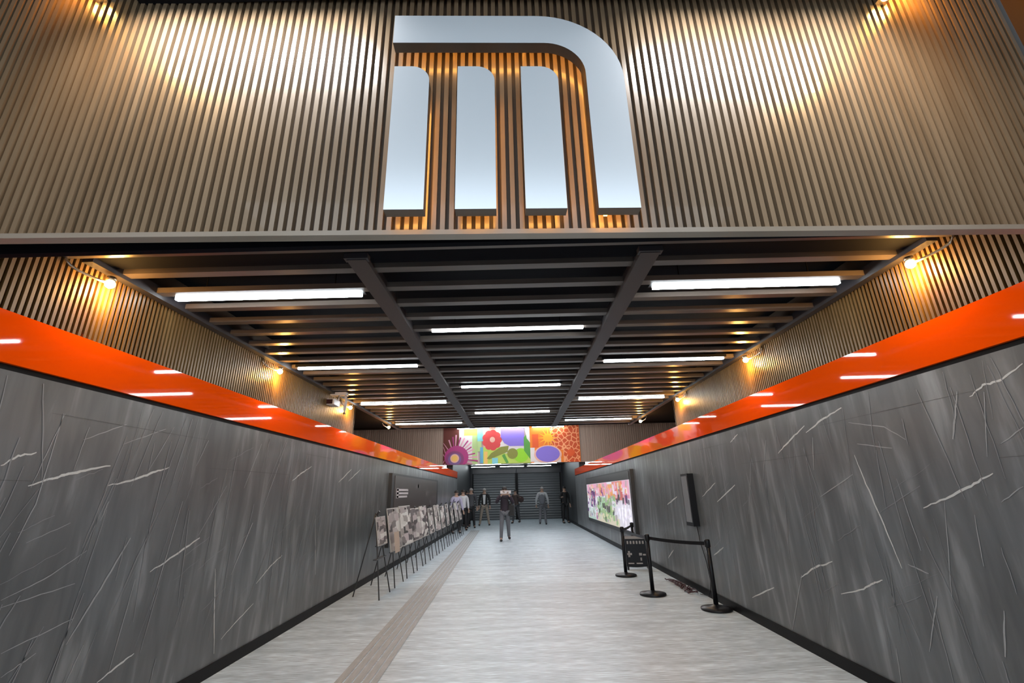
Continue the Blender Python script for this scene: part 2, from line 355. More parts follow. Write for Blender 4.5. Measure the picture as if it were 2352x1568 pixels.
# ---------------------------------------------------------------- tube lights
def tube_light(x0, x1, y, z, label, group, em=None):
    t = thing('tube_light', label, 'ceiling light', ((x0+x1)/2, y, z), 0, group)
    l = (x1-x0)/2
    m = MB(); m.box(-l-.03, l+.03, -.035, .035, .012, .05); m.build('housing', DTRIM, t)
    for k in (-1, 1):
        m = MB(); m.tube([(k*l*.7, 0, .05), (k*l*.7, 0, .2)], .006); m.build('hanger', DTRIM, t)
    m = MB(); m.box(-l, l, -.020, .020, -.015, .012); m.build('diffuser', em or TUBEM, t)
    return t
rows = [(3.5, 'nearest the facade'), (5.76, 'second from the facade'), (8.3, 'third from the facade'), (10.82, 'last before the mural')]
for y, s in rows:
    tube_light(-2.84, -1.27, y, 3.225, 'white linear tube light in the left ceiling bay, '+s, 'tube lights in the side bays of the slatted ceiling')
    tube_light(1.19, 2.76, y, 3.225, 'white linear tube light in the right ceiling bay, '+s, 'tube lights in the side bays of the slatted ceiling')
for y, s in ((4.43, 'nearest of three'), (7.07, 'second of three'), (9.54, 'farthest of three')):
    tube_light(-.84, .73, y, 3.225, 'white linear tube light in the middle ceiling bay, '+s, 'tube lights in the middle bay of the slatted ceiling')
for x0, s in ((-2.75, 'left'), (-.92, 'middle'), (.80, 'right')):
    tube_light(x0, x0+1.5, 21.7, 4.56, 'small white tube light at the top edge of the mural, '+s+' of three', 'tube lights above the mural')
    tube_light(x0-.1, x0+1.4, 29.8, 3.22, 'small white tube light under the mural before the shutters, '+s+' of three', 'tube lights before the shutters')
for y in (12.8, 15.0, 17.2, 19.4):  # added rows hidden by the low ceiling, to brighten the hall floor and walls
    for x0 in (-3.2, -.9, 1.4):
        tube_light(x0, x0+1.8, y, 4.56, 'added white tube light high in the hall, hidden by the low ceiling', 'added tube lights of the tall hall', TUBE_ADDED)
for y in (23.0, 25.4, 27.8):  # extra rows added to light the far section behind the lintel
    for x0 in (-2.4, .9):
        tube_light(x0, x0+1.5, y, 3.26, 'added white tube light on the ceiling beyond the mural', 'added tube lights beyond the mural', TUBEM)

# ---------------------------------------------------------------- warm wall spots
def wall_spot(X, s, y, label):
    t = thing('wall_spotlight', label, 'wall lamp', (X, y, 3.11), 0, 'warm spots along the wall heads')
    m = MB(); m.tube([(s*.004, -.28, .085), (s*.012, -.29, .05), (s*.02, -.26, .02), (s*.03, -.2, .005), (s*.05, -.1, .0), (s*.07, -.03, 0)], .010, 8); m.build('bracket', STEEL, t, True)
    m = MB(); m.tube([(s*.075, 0, .055), (s*.075, 0, .025)], .03, 14); m.build('lamp_housing', STEEL, t, True)
    m = MB(); m.sphere((s*.075, 0, 0), .032); m.build('bulb', BULBM, t, True)
    l = bpy.data.lights.new('wall_spot_light', 'POINT'); l.energy = BULB; l.color = (1, .50, .12); l.shadow_soft_size = .035
    o = bpy.data.objects.new('wall_spot_light', l); COL.objects.link(o); o.location = (X+s*.075, y, 3.062)
for y, s in ((2.97, 'nearest the facade'), (5.47, 'second from the facade'), (8.0, 'third from the facade'), (10.55, 'farthest from the facade')):
    wall_spot(XL, 1, y, 'small warm glowing lamp on the left wall head, '+s)
    wall_spot(XR, -1, y, 'small warm glowing lamp on the right wall head, '+s)

# small warm lamps at both ends of the black channel
for xx, s_, lb in ((-2.33, 1, 'left'), (2.27, -1, 'right')):
    t = thing('corner_spotlight', 'small warm lamp at the '+lb+' end of the black channel over the facade', 'wall lamp', (xx, FY(xx), 4.37))
    m = MB(); m.box(-.035, .035, -.09, 0, -.02, .05); m.build('lamp_housing', STEEL, t)
    m = MB(); m.lathe([(.001, -.004), (.024, -.002), (.024, .002)], (0, -.05, -.023), 12); m.build('bulb', BULBM, t)
    l = bpy.data.lights.new('corner_spot_light', 'POINT'); l.energy = 2.5 if s_ > 0 else 6; l.color = (1, .42, .08); l.shadow_soft_size = .03
    o = bpy.data.objects.new('corner_spot_light', l); COL.objects.link(o); o.location = (xx+s_*-.12, FY(xx)-.10, 4.42)

# ---------------------------------------------------------------- security camera
t = thing('security_camera', 'white security camera under the ceiling at the left wall', 'security camera', (-2.9, 7.3, 3.2))
m = MB(); m.box(-.1, .16, -.05, .06, -.02, .03); m.build('mounting_box', WHITEP, t)
m = MB(); m.tube([(.03, 0, -.02), (.03, -.02, -.09), (-.02, -.05, -.12)], .016); m.build('bracket', WHITEP, t, True)
m = MB(); m.box(-.11, .02, -.16, .08, -.19, -.1); bo = m.build('housing', WHITEP, t)
m = MB(); m.box(-.102, -.005, -.17, -.158, -.182, -.108); m.build('lens', LENS, t)
m = MB(); m.tube([(.13, .02, -.02), (.14, .03, -.1), (.12, .05, -.24), (.10, .1, -.3)], .022); m.build('conduit', WHITEP, t, True)

# ---------------------------------------------------------------- mural
mur = thing('wall_mural', 'large bright painted flower mural on the brown lintel wall', 'mural', (0, 21.96, 2.93))
PAL = {'bg': (.55, .42, .40), 'dred': (.13, .02, .01), 'pink': (.75, .33, .45), 'mag': (.42, .035, .19), 'mag2': (.24, .045, .16), 'purp': (.19, .10, .26), 'yel': (.85, .52, .13),
       'white': (.75, .68, .66), 'lime': (.50, .64, .10), 'cyan': (.22, .60, .66), 'blue': (.12, .40, .58), 'red': (.66, .05, .05), 'salm': (.80, .45, .35), 'viol': (.22, .15, .60),
       'green': (.08, .30, .04), 'olive': (.22, .23, .03), 'bgreen': (.28, .62, .01), 'orange': (.85, .20, .005), 'sun': (.95, .42, .01), 'rorg': (.75, .09, .005), 'lgreen': (.45, .60, .25)}
keys = list(PAL); MU = [mat('mural_'+k, PAL[k], .55) for k in keys]
MESHO = mat('mural_orange_net', (.8, .2, .01), .55)
N, L, b = nodes(MESHO)
tc = N.new('ShaderNodeTexCoord'); vo = N.new('ShaderNodeTexVoronoi'); vo.feature = 'DISTANCE_TO_EDGE'; vo.inputs['Scale'].default_value = 4.5
r = N.new('ShaderNodeValToRGB'); e = r.color_ramp.elements; e[0].position = .04; e[0].color = (.95, .38, .16, 1); e[1].position = .12; e[1].color = (.62, .07, .003, 1)
L.new(tc.outputs['Object'], vo.inputs[0]); L.new(vo.outputs[0], r.inputs[0]); L.new(r.outputs[0], b.inputs['Base Color'])
m = MB(); dep = [0]
def P2(x, y): return ((x-1183.5)*.02094, (1068-min(y, 1068))*.0201)
def mpoly(pts, c):
    dep[0] += .0012; mi = len(keys) if c == 'net' else keys.index(c)
    m.quad([(*[P2(*q)[0]], -.012-dep[0], P2(*q)[1]) for q in pts], mi)
def mdisc(x, y, rx, ry, c, n=24, a0=0, a1=360):
    mpoly([(x+rx*math.cos(math.radians(a0+(a1-a0)*i/n)), y+ry*math.sin(math.radians(a0+(a1-a0)*i/n))) for i in range(n)][::-1], c)
def rect(x0, y0, x1, y1, c): mpoly([(x0, y1), (x1, y1), (x1, y0), (x0, y0)], c)
m.box(P2(1019, 0)[0], P2(1328, 0)[0], -.012, .0, 0, 1.78, 0)
rect(1019, 981, 1055, 1078, 'dred'); rect(1055, 981, 1098, 1060, 'white'); rect(1066, 985, 1097, 1002, 'lime'); rect(1085, 1002, 1097, 1068, 'lgreen')
cx, cy = 1046, 1053
for i in range(34):
    a = math.radians(i*360/34+random.uniform(-2, 2)); a2 = a+.07; R0, R1 = 24, random.uniform(44, 54)
    pts = [(cx+R0*math.cos(a), cy-R0*math.sin(a)), (cx+R1*math.cos(a), cy-R1*math.sin(a)), (cx+R1*math.cos(a2), cy-R1*math.sin(a2)), (cx+R0*math.cos(a2), cy-R0*math.sin(a2))]
    pts = [(min(1098, max(1020, x_)), min(1077, max(982, y__))) for x_, y__ in pts]
    mpoly(pts, ['pink', 'mag'][i % 2] if math.cos(a) > -.15 else ['pink', 'dred'][i % 2])
mdisc(1050, 1051, 27, 26, 'mag'); mdisc(1046, 1056, 21, 19, 'mag2'); mdisc(1046, 1056, 15, 14, 'purp'); mdisc(1046, 1054, 10, 10, 'salm'); mdisc(1046, 1054, 7, 7, 'yel')
rect(1097, 983, 1110, 1016, 'cyan'); rect(1097, 1016, 1106, 1040, 'lgreen'); rect(1103, 1030, 1113, 1066, 'blue')
rect(1110, 1026, 1216, 1072, 'lime'); rect(1110, 983, 1150, 1030, 'salm'); rect(1148, 1015, 1216, 1045, 'white'); rect(1112, 1040, 1120, 1070, 'yel')
for i in range(9):
    a = i*2*PI/9; mdisc(1130+14*math.cos(a), 1014+16*math.sin(a), 8.5, 8.5, 'red', 12)
mdisc(1130, 1014, 13, 14, 'red'); mdisc(1131, 1013, 6, 6.5, 'salm')
mpoly([(1118, 1056), (1124, 1058), (1165, 1042), (1168, 1028), (1150, 1030), (1128, 1044)], 'olive')
rect(1130, 1055, 1143, 1068, 'cyan')
mpoly([(1150, 984), (1150, 1008), (1158, 1022), (1170, 1029), (1203, 1029), (1203, 984)], 'viol')
mdisc(1195, 1050, 17, 16, 'bgreen'); mdisc(1176, 1046, 12, 12, 'olive'); mpoly([(1152, 1050), (1162, 1068), (1167, 1066), (1158, 1046)], 'green')
mpoly([(1202, 1010), (1202, 1040), (1216, 1060), (1218, 1010), (1210, 1000)], 'green'); mpoly([(1204, 984), (1215, 984), (1216, 1022), (1209, 1012)], 'white')
rect(1216, 983, 1328, 1076, 'orange'); rect(1290, 981, 1327, 1076, 'net'); rect(1262, 983, 1292, 1040, 'net')
rect(1221, 1003, 1235, 1034, 'rorg'); rect(1216, 1034, 1226, 1066, 'white'); rect(1224, 1056, 1284, 1068, 'white')
for i in range(12):
    a = i*PI/6; c_, s_ = math.cos(a), math.sin(a); mpoly([(1257-3*s_, 1012+3*c_), (1257+24*c_, 1012+22*s_), (1257+3*s_, 1012-3*c_)], 'sun')
mdisc(1257, 1012, 11, 10, 'sun'); mdisc(1255, 1050, 31, 21, 'salm'); mdisc(1255, 1049, 27, 18, 'viol'); mdisc(1307, 1047, 9, 8, 'rorg')
m.build('painted_panel', MU+[MESHO], mur)

# ---------------------------------------------------------------- shutters at the far end
SHUT = mat('shutter_metal', (.13, .135, .14), .4, .3)
def shutter(x0, x1, label):
    t = thing('rolling_shutter', label, 'shutter', ((x0+x1)/2, YB, 0)); l = (x1-x0)/2
    m = MB(); z = 0
    while z < 2.85:
        m.quad([(-l, 0, z), (l, 0, z), (l, -.04, z+.075), (-l, -.04, z+.075)]); m.quad([(-l, -.04, z+.075), (l, -.04, z+.075), (l, 0, z+.15), (-l, 0, z+.15)]); z += .15
    m.box(-l, l, .0, .04, 0, 3.0)
    m.build('curtain', SHUT, t)
    for k in (-l, l-.07):
        m = MB(); m.box(k, k+.07, -.09, 0, 0, 3.0); m.build('guide_rail', DTRIM, t)
    m = MB(); m.box(-l, l, -.12, .04, 2.86, 3.15); m.build('shutter_box', DARK, t)
shutter(-2.9, -.02, 'closed grey rolling shutter at the far end, left one')
shutter(.02, 2.9, 'closed grey rolling shutter at the far end, right one')

# ---------------------------------------------------------------- wall panels
HEAD = mat('panel_header', (.055, .05, .05), .35); FRAME = mat('panel_frame', (.03, .03, .032), .4)
t = thing('poster_lightbox', 'wide lit poster with pastel collage on the right marble wall', 'poster', (XR, 12.0, .5))
m = MB(); m.box(-.09, 0, 0, 7.7, 0, 1.62); m.build('frame', FRAME, t)
m = MB(); m.box(-.10, -.088, .15, 7.6, 1.38, 1.58); m.build('header', HEAD, t)
def pm(n, c): return mat('poster_'+n, c, .4, emit=c, es=.22)
PC = [pm('white', (.78, .76, .84)), pm('cream', (.72, .66, .52)), pm('pink', (.75, .42, .55)), pm('orange', (.75, .42, .18)), pm('green', (.36, .52, .28)), pm('violet', (.16, .07, .22)), pm('dark', (.10, .09, .10)), pm('red', (.65, .22, .20)), pm('mint', (.5, .66, .58)), pm('grey', (.45, .42, .42))]
m = MB(); m.box(-.10, -.088, .18, 7.55, .12, 1.37, 0)
pd = [.1012]
def pq(y0, y1, z0, z1, c, sl_=0):
    pd[0] += .00015; X = -pd[0]
    m.quad([(X, y1+sl_, z0), (X, y0+sl_, z0), (X, y0, z1), (X, y1, z1)], c)
random.seed(11)
pq(.2, 2.0, .9, 1.36, 2); pq(1.0, 2.4, .85, 1.36, 7); pq(2.0, 3.6, .9, 1.3, 3); pq(3.2, 7.4, .95, 1.36, 2); pq(2.6, 5.2, .35, .9, 4); pq(4.8, 7.5, .12, .5, 8); pq(1.7, 5.5, .12, .4, 1); pq(5.6, 6.6, .55, 1.2, 5); pq(5.3, 5.7, .15, .5, 2)
for i in range(300):
    y0 = random.uniform(.25, 7.1); z0 = random.uniform(.15, 1.25); w_ = random.uniform(.08, .28); h_ = random.uniform(.04, .2)
    if z0 > .85: c_ = random.choice([2, 3, 7, 0, 1, 9, 5])
    elif y0 < 1.8: c_ = 0 if z0 < .72 else random.choice([0, 5, 6, 2])
    elif y0 < 5: c_ = random.choice([4, 4, 8, 1, 9, 6])
    else: c_ = random.choice([8, 0, 2, 5, 9])
    pq(y0, min(7.5, y0+w_), z0, min(1.35, z0+h_), c_, random.uniform(-.08, .08))
m.build('picture', PC, t)

random.seed(5)
BR1 = mat('panel_brown', (.075, .06, .055), .35); BR2 = mat('panel_brown_light', (.11, .095, .09), .4); TXT = mat('panel_text', (.6, .55, .55), .5)
t = thing('information_display', 'wide dark brown panel with white text on the left marble wall', 'panel', (XL, 11.1, .5))
m = MB(); m.box(0, .08, 0, 6.5, 0, 1.62); m.build('frame', FRAME, t)
m = MB(); m.box(.08, .09, .25, 6.2, .05, 1.57); m.build('board', BR1, t)
m = MB()
for k, zz in enumerate((1.24, 1.16, 1.08)): m.box(.091, .094, .45, 1.65-.1*(k == 2), zz-.02, zz+.028)
m.box(.091, .094, .42, .62, 1.05, 1.28)
o = m.build('printed_text', TXT, t)
m = MB()
for i in range(16):
    y0 = random.uniform(1.8, 5.5); z0 = random.uniform(.4, 1.35); m.box(.0905, .0915, y0, y0+random.uniform(.2, .6), z0, z0+random.uniform(.04, .12))
m.build('faint_print', BR2, t)

GL = mat('screen_glass', (.26, .26, .265), .25, 0, .6)
t = thing('wall_monitor', 'narrow black framed upright display on the right marble wall', 'display', (XR, 7.98, 1.02))
m = MB(); m.box(-.105, 0, 0, .32, 0, .83); m.build('housing', BBLACK, t)
m = MB(); m.box(-.111, -.104, .035, .285, .06, .79); m.build('screen', GL, t)
m = MB(); m.tube([(XR-.012, 8.1, 1.02), (XR-.014, 8.05, .8), (XR-.012, 7.9, .5), (XR-.012, 7.85, .25), (XR-.03, 7.85, .11), (XR-.05, 7.9, .03), (XR-.09, 8.15, .014)], .006, 6)
tag(m.build('power_cable', BBLACK, None, True), 'thin dark cable hanging below the upright display to the floor', 'cable')
CAB = mat('maroon_cable', (.05, .014, .02), .5)
m = MB(); pts = []
for i in range(110):
    a = i*.62; q = i/110
    pts.append((XR-.16+.09*math.sin(a)*(.7+.3*math.sin(i*.3)), 8.3+1.0*q+.16*math.cos(a*.93), .012+.03*abs(math.sin(i*.9))))
m.tube(pts, .010, 6)
tag(m.build('cable_coil', CAB, None, True), 'tangled dark red cable lying on the floor against the baseboard', 'cable')

# ---------------------------------------------------------------- stanchions
def post(x, y, label, to=None):
    t = thing('barrier_post', label, 'barrier post', (x, y, 0), 0, 'retractable belt posts by the right wall')
    m = MB(); m.lathe([(.205, 0), (.21, .012), (.205, .03), (.12, .045), (.05, .055), (.035, .07)], seg=32); m.build('base', BBLACK, t, True)
    m = MB(); m.lathe([(.032, .06), (.032, .86)], seg=16); m.build('pole', BBLACK, t, True)
    m = MB(); m.lathe([(.036, .80), (.041, .805), (.041, .885), (.036, .9), (.012, .905)], seg=16); m.build('belt_head', BBLACK, t, True)
    if to:
        dx, dy = to[0]-x, to[1]-y; l = math.hypot(dx, dy); nx, ny = -dy/l*.001, dx/l*.001; b = MB()
        for i in range(8):
            for (s0, s1) in ((i/8, (i+1)/8),):
                za, zb = .848-.018*4*s0*(1-s0), .848-.018*4*s1*(1-s1)
                c = []
                for (s_, z_) in ((s0, za), (s1, zb)): c.append((dx*s_, dy*s_, z_))
                for sg in (1, -1):
                    q = [(c[0][0]+nx*sg, c[0][1]+ny*sg, c[0][2]-.024), (c[1][0]+nx*sg, c[1][1]+ny*sg, c[1][2]-.024), (c[1][0]+nx*sg, c[1][1]+ny*sg, c[1][2]+.024), (c[0][0]+nx*sg, c[0][1]+ny*sg, c[0][2]+.024)]
                    b.quad(q if sg > 0 else q[::-1])
        b.build('belt', BBLACK, t)
post(2.12, 10.0, 'black belt barrier post left of the small notice board', (2.60, 11.2))
post(2.15, 8.23, 'black belt barrier post right in front of the small notice board', (2.12, 10.0))
post(2.74, 7.19, 'black belt barrier post nearest the camera, close to the baseboard', (2.15, 8.23))
post(2.62, 11.25, 'black belt barrier post farthest back, before the lit poster')
t = thing('notice_board', 'low black board with white print standing behind the belt posts', 'sign board', (2.56, 10.75, 0), -.12)
m = MB(); m.box(-.24, .24, 0, .03, .07, .66); m.build('board', BBLACK, t)
m = MB()
m.box(-.235, .235, -.006, -.001, .60, .655)
for i in range(6):
    m.box(-.20+i*.065, -.165+i*.065, -.006, -.001, .50, .56)
m.box(-.19, -.15, -.006, -.001, .24, .36); m.box(-.21, -.11, -.006, -.001, .28, .32)
m.box(.04, .10, -.006, -.001, .27, .32); m.box(.12, .18, -.006, -.001, .27, .30); m.box(.06, .09, -.006, -.001, .17, .23)
m.box(-.20, -.08, -.006, -.001, .105, .13); m.box(-.03, .1, -.006, -.001, .105, .13)
m.build('printed_text', mat('notice_print', (.38, .36, .35), .5), t)
m = MB(); m.box(-.24, -.20, -.08, .2, 0, .07); m.box(.2, .24, -.08, .2, 0, .07); m.box(-.24, .24, .02, .06, .05, .08); m.build('stand', BBLACK, t)

# ---------------------------------------------------------------- easels with photo boards
PH = mat('photo_print', (.5, .5, .5), .45)
N, L, b = nodes(PH)
tc = N.new('ShaderNodeTexCoord'); oi = N.new('ShaderNodeObjectInfo'); ad = N.new('ShaderNodeVectorMath'); ad.operation = 'ADD'
ml = N.new('ShaderNodeMath'); ml.operation = 'MULTIPLY'; ml.inputs[1].default_value = 37
vo = N.new('ShaderNodeTexVoronoi'); vo.inputs['Scale'].default_value = 1; vo.distance = 'CHEBYCHEV'; ms = N.new('ShaderNodeVectorMath'); ms.operation = 'MULTIPLY'; ms.inputs[1].default_value = (1, 3.2, 8)
sp = N.new('ShaderNodeSeparateColor'); r = N.new('ShaderNodeValToRGB'); e = r.color_ramp.elements
e[0].position = 0; e[0].color = (.05, .045, .04, 1); e[1].position = .95; e[1].color = (.80, .76, .72, 1)
for p_i, c_i in ((.18, (.12, .10, .10)), (.35, (.38, .34, .31)), (.55, (.55, .46, .46)), (.75, (.62, .60, .54))):
    k = e.new(p_i); k.color = (*c_i, 1)
L.new(oi.outputs['Random'], ml.inputs[0]); L.new(tc.outputs['Object'], ad.inputs[0]); L.new(ml.outputs[0], ad.inputs[1])
L.new(ad.outputs[0], ms.inputs[0]); L.new(ms.outputs[0], vo.inputs[0]); L.new(vo.outputs['Color'], sp.inputs[0]); L.new(sp.outputs[0], r.inputs[0]); L.new(r.outputs[0], b.inputs['Base Color'])
BEIGE = mat('beige_card', (.62, .47, .36), .5); MOUNT = mat('board_mount', (.55, .53, .50), .5)
EAS = mat('easel_metal', (.04, .04, .042), .4)
# easel: faces +X (into the corridor), origin at floor centre between the front feet
ORD = ['nearest the camera', 'second', 'third', 'fourth', 'fifth', 'sixth', 'seventh', 'eighth', 'ninth', 'tenth', 'eleventh', 'last before the group of people']
def make_easel():
    t = thing('display_easel', '', 'easel')
    for sy in (-1, 1):
        m = MB(); m.tube([(.06, sy*.33, 0), (-.17, sy*.05, 1.32)], .011, 8); m.build('leg', EAS, t, True)
    m = MB(); m.tube([(-.48, 0, 0), (-.18, 0, 1.32)], .011, 8); m.build('leg', EAS, t, True)
    m = MB(); m.box(-.09, -.03, -.3, .3, .585, .60); m.build('ledge', EAS, t)
    m = MB(); m.tube([(-.17, 0, 1.28), (-.12, 0, 1.35)], .02, 8); m.build('top_joint', EAS, t)
    return t
e0 = make_easel()
def make_board():
    t = thing('photo_board', '', 'picture board')
    m = MB(); m.box(-.012, 0, -.44, .44, 0, .78); m.build('mount', MOUNT, t)
    m = MB(); m.box(0, .004, -.42, .42, .02, .76); m.build('photo_print', PH, t)
    return t
b0 = make_board()
ys = [8.62, 9.62, 10.6, 11.6, 12.6, 13.6, 14.65, 15.7, 16.75, 17.9, 19.1, 20.3]
for i, y in enumerate(ys):
    o = e0 if i == 0 else copy_tree(e0)
    o.location = (-2.34, y, 0)
    o['label'] = 'thin black display easel along the left wall, '+(ORD[i] if i in (0, 11) else ORD[i]+' from the camera'); o['group'] = 'easels in a row along the left wall'
    c = b0 if i == 0 else copy_tree(b0)
    c.location = (-2.36, y, .61); c.rotation_euler = (0, -.16, random.uniform(-.04, .04))
    sc = [(.62, .60), (1, 1), (1, 1.02), (1, .92), (.9, .95), (1, .85), (.9, .92), (1, .85), (.85, .9), (.9, .8), (.85, .9), (.8, .85)][i]
    c.scale = (1, sc[0], sc[1])
    if i == 0: c.location = (-2.36, y, .80-.0)
    c['label'] = 'collage photo board on the easel, '+(ORD[i] if i in (0, 11) else ORD[i]+' from the camera'); c['group'] = 'photo boards on the row of easels'
# the first board sits on a raised ledge
m = MB(); m.box(-.10, -.02, -.2, .2, .785, .80); o = m.build('ledge', EAS, e0)
cb = MB(); cb.box(0, .006, -.17, .17, 0, .36)
t = tag(cb.build('beige_card', BEIGE, None, loc=(-2.27, 9.32, .60)), 'plain beige card leaning at the lower corner of the second photo board', 'card'); t.rotation_euler = (0, -.12, 0)

# ---------------------------------------------------------------- people
SKIN = mat('skin', (.42, .27, .20), .5)
def skin_mesh(name, verts, edges, radii, m, parent, root=0, sub=1):
    me = bpy.data.meshes.new(name); me.from_pydata(verts, edges, [])
    o = bpy.data.objects.new(name, me); COL.objects.link(o)
    o.modifiers.new('skin', 'SKIN')
    for i, sv in enumerate(me.skin_vertices[0].data):
        r = radii[i]; sv.radius = r if isinstance(r, tuple) else (r, r); sv.use_root = (i == root)
    o.modifiers.new('sub', 'SUBSURF').levels = sub; o.modifiers['sub'].render_levels = sub
    dg = bpy.context.evaluated_depsgraph_get(); dg.update()
    nm = bpy.data.meshes.new_from_object(o.evaluated_get(dg))
    o.modifiers.clear(); o.data = nm; nm.name = name
    nm.materials.clear(); nm.materials.append(m)
    nm.polygons.foreach_set('use_smooth', [True]*len(nm.polygons))
    o.parent = parent
    return o
def person(loc, rz, H, label, top, legs, shoe, hair, arms, stance=.1, stride=0, lean=0, coat=0, lookdown=0, skincol=None, width=1.0):
    """faces -Y in its own space; arms = ((elbow),(wrist)) for left(-x) and right(+x)"""
    t = thing('person', label, 'person', loc, rz); s = H/1.75
    t.scale = (s, s, s)
    W = width
    hipx, shx = .09, .185*W
    J = dict(pel=(0, 0, .93), waist=(0, -.005, 1.08), chest=(0, -lean*.5, 1.28), neck=(0, -lean, 1.46), nk2=(0, -lean-.01, 1.53), head=(0, -lean-.02-lookdown*.03, 1.61), htop=(0, -lean-.02-lookdown*.05, 1.69))
    J['hl'] = (-hipx, 0, .88); J['hr'] = (hipx, 0, .88)
    J['kl'] = (-hipx-stance*.3, -.02-stride*.5, .49); J['kr'] = (hipx+stance*.3, -.02+stride*.45, .49)
    J['al'] = (-hipx-stance*.6, -stride, .09); J['ar'] = (hipx+stance*.6, stride*1.0, .09+.04*(stride > 0))
    J['tl'] = (-hipx-stance*.7, -stride-.14, .04); J['tr'] = (hipx+stance*.7, stride-.13, .04)
    J['sl'] = (-shx, -lean, 1.40); J['sr'] = (shx, -lean, 1.40)
    J['el'], J['wl'] = arms[0]; J['er'], J['wr'] = arms[1]
    sk = SKIN if skincol is None else mat('skin', skincol, .5)
    V = []; E = []; Rr = []
    def add(p, r): V.append(Vector(p)); Rr.append(r); return len(V)-1
    order = [('pel', (.13*W, .10)), ('waist', (.12*W, .09)), ('chest', (.14*W, .10)), ('neck', .06), ('nk2', .052), ('head', (.078, .095)), ('htop', (.06, .075)),
             ('hl', .085), ('kl', .058), ('al', .04), ('tl', .035), ('hr', .085), ('kr', .058), ('ar', .04), ('tr', .035),
             ('sl', .06), ('el', .042), ('wl', .03), ('sr', .06), ('er', .042), ('wr', .03)]
    I = {k_: add(J[k_], r_) for k_, r_ in order}
    for a, b_ in (('pel', 'waist'), ('waist', 'chest'), ('chest', 'neck'), ('neck', 'nk2'), ('nk2', 'head'), ('head', 'htop'), ('pel', 'hl'), ('hl', 'kl'), ('kl', 'al'), ('al', 'tl'), ('pel', 'hr'), ('hr', 'kr'), ('kr', 'ar'), ('ar', 'tr'), ('neck', 'sl'), ('sl', 'el'), ('el', 'wl'), ('neck', 'sr'), ('sr', 'er'), ('er', 'wr')): E.append((I[a], I[b_]))
    for sd, (e_, w_) in ((-1, ('el', 'wl')), (1, ('er', 'wr'))):
        d = (Vector(J[w_])-Vector(J[e_])).normalized(); side = d.cross(Vector((0, 1, 0)) if abs(d.y) < .8 else Vector((0, 0, 1))).normalized(); nn = d.cross(side)
        palm = add(Vector(J[w_])+d*.06, (.036, .018)); E.append((I[w_], palm))
        for k_ in range(4):
            o_ = side*(k_-1.5)*.019; L1 = (.045, .05, .047, .038)[k_]
            f1 = add(V[palm]+d*.04+o_, .0095); f2 = add(V[f1]+d*L1*.8+nn*.008, .0085); f3 = add(V[f2]+d*L1*.5+nn*.02, .0075)
            E += [(palm, f1), (f1, f2), (f2, f3)]
        th_ = add(Vector(J[w_])+d*.035+side*.038, .011); t2 = add(V[th_]+d*.03+side*.014, .0095); E += [(palm, th_), (th_, t2)]
    body = skin_mesh('body', [tuple(v) for v in V], E, Rr, sk, t)
    hd = Vector(J['head'])
    fm = MB(); fm.tube([hd+Vector((0, -.085, .02)), hd+Vector((0, -.112, -.018)), hd+Vector((0, -.09, -.03))], [.007, .013, .008], 8); fm.build('nose', sk, t, True)
    for sx in (-1, 1):
        fm = MB(); fm.sphere(hd+Vector((sx*.03, -.088, .015)), .009, 8, 6); fm.build('eye', BBLACK, t, True)
        fm = MB(); fm.sphere(hd+Vector((sx*.083, 0, 0)), .025, 8, 6, sc=(.4, .7, 1)); fm.build('ear', sk, t, True)
    fm = MB(); fm.sphere(hd+Vector((0, -.092, -.045)), .02, 8, 6, sc=(1, .25, .28)); fm.build('mouth', mat('lips', (.3, .12, .1), .5), t, True)
    hm = MB(); hm.sphere(hd+Vector((0, .018, .025)), .103, 16, 12, sc=(.88, 1, 1), z0=-.25); ho = hm.build('hair', hair, t, True)
    # clothing
    def cl(name, ks, es, rs, mt): return skin_mesh(name, [J[k_] for k_ in ks], [(ks.index(a), ks.index(b_)) for a, b_ in es], rs, mt, t)
    J['hem'] = (0, 0, .90-coat)
    J['wl2'] = tuple(Vector(J['el']).lerp(Vector(J['wl']), .9)); J['wr2'] = tuple(Vector(J['er']).lerp(Vector(J['wr']), .9))
    cl('shirt', ['hem', 'pel', 'waist', 'chest', 'neck', 'sl', 'el', 'wl2', 'sr', 'er', 'wr2'],
       [('hem', 'pel'), ('pel', 'waist'), ('waist', 'chest'), ('chest', 'neck'), ('neck', 'sl'), ('sl', 'el'), ('el', 'wl2'), ('neck', 'sr'), ('sr', 'er'), ('er', 'wr2')],
       [(.17*W, .13), (.165*W, .13), (.15*W, .115), (.17*W, .125), .07, .08, .058, .045, .08, .058, .045], top)
    J['p0'] = (0, 0, .95); J['cl'] = (J['al'][0], J['al'][1], J['al'][2]-.045); J['cr'] = (J['ar'][0], J['ar'][1], J['ar'][2]-.045)
    cl('trousers', ['p0', 'hl', 'kl', 'cl', 'hr', 'kr', 'cr'], [('p0', 'hl'), ('hl', 'kl'), ('kl', 'cl'), ('p0', 'hr'), ('hr', 'kr'), ('kr', 'cr')],
       [(.14*W, .11), .10, .072, .055, .10, .072, .055], legs)
    for a, tt in (('al', 'tl'), ('ar', 'tr')):
        A, T = Vector(J[a]), Vector(J[tt]); zb = A.z-.09
        sm = MB(); sm.sphere((A.x*.5+T.x*.5, A.y*.45+T.y*.55, zb+.038), .05, 12, 8, sc=(.95, 2.75, .76)); sm.build('shoe', shoe, t, True)
    return t, J
def hang(sx, out=.06, fwd=0): return ((sx*(.21+out), .02-fwd*.3, 1.13), (sx*(.22+out), -.05-fwd, .88))
def fab(n, c): return mat('cloth_'+n, c, .8)
HB = mat('dark_hair', (.02, .016, .014), .6); HG = mat('grey_hair', (.35, .34, .33), .6)
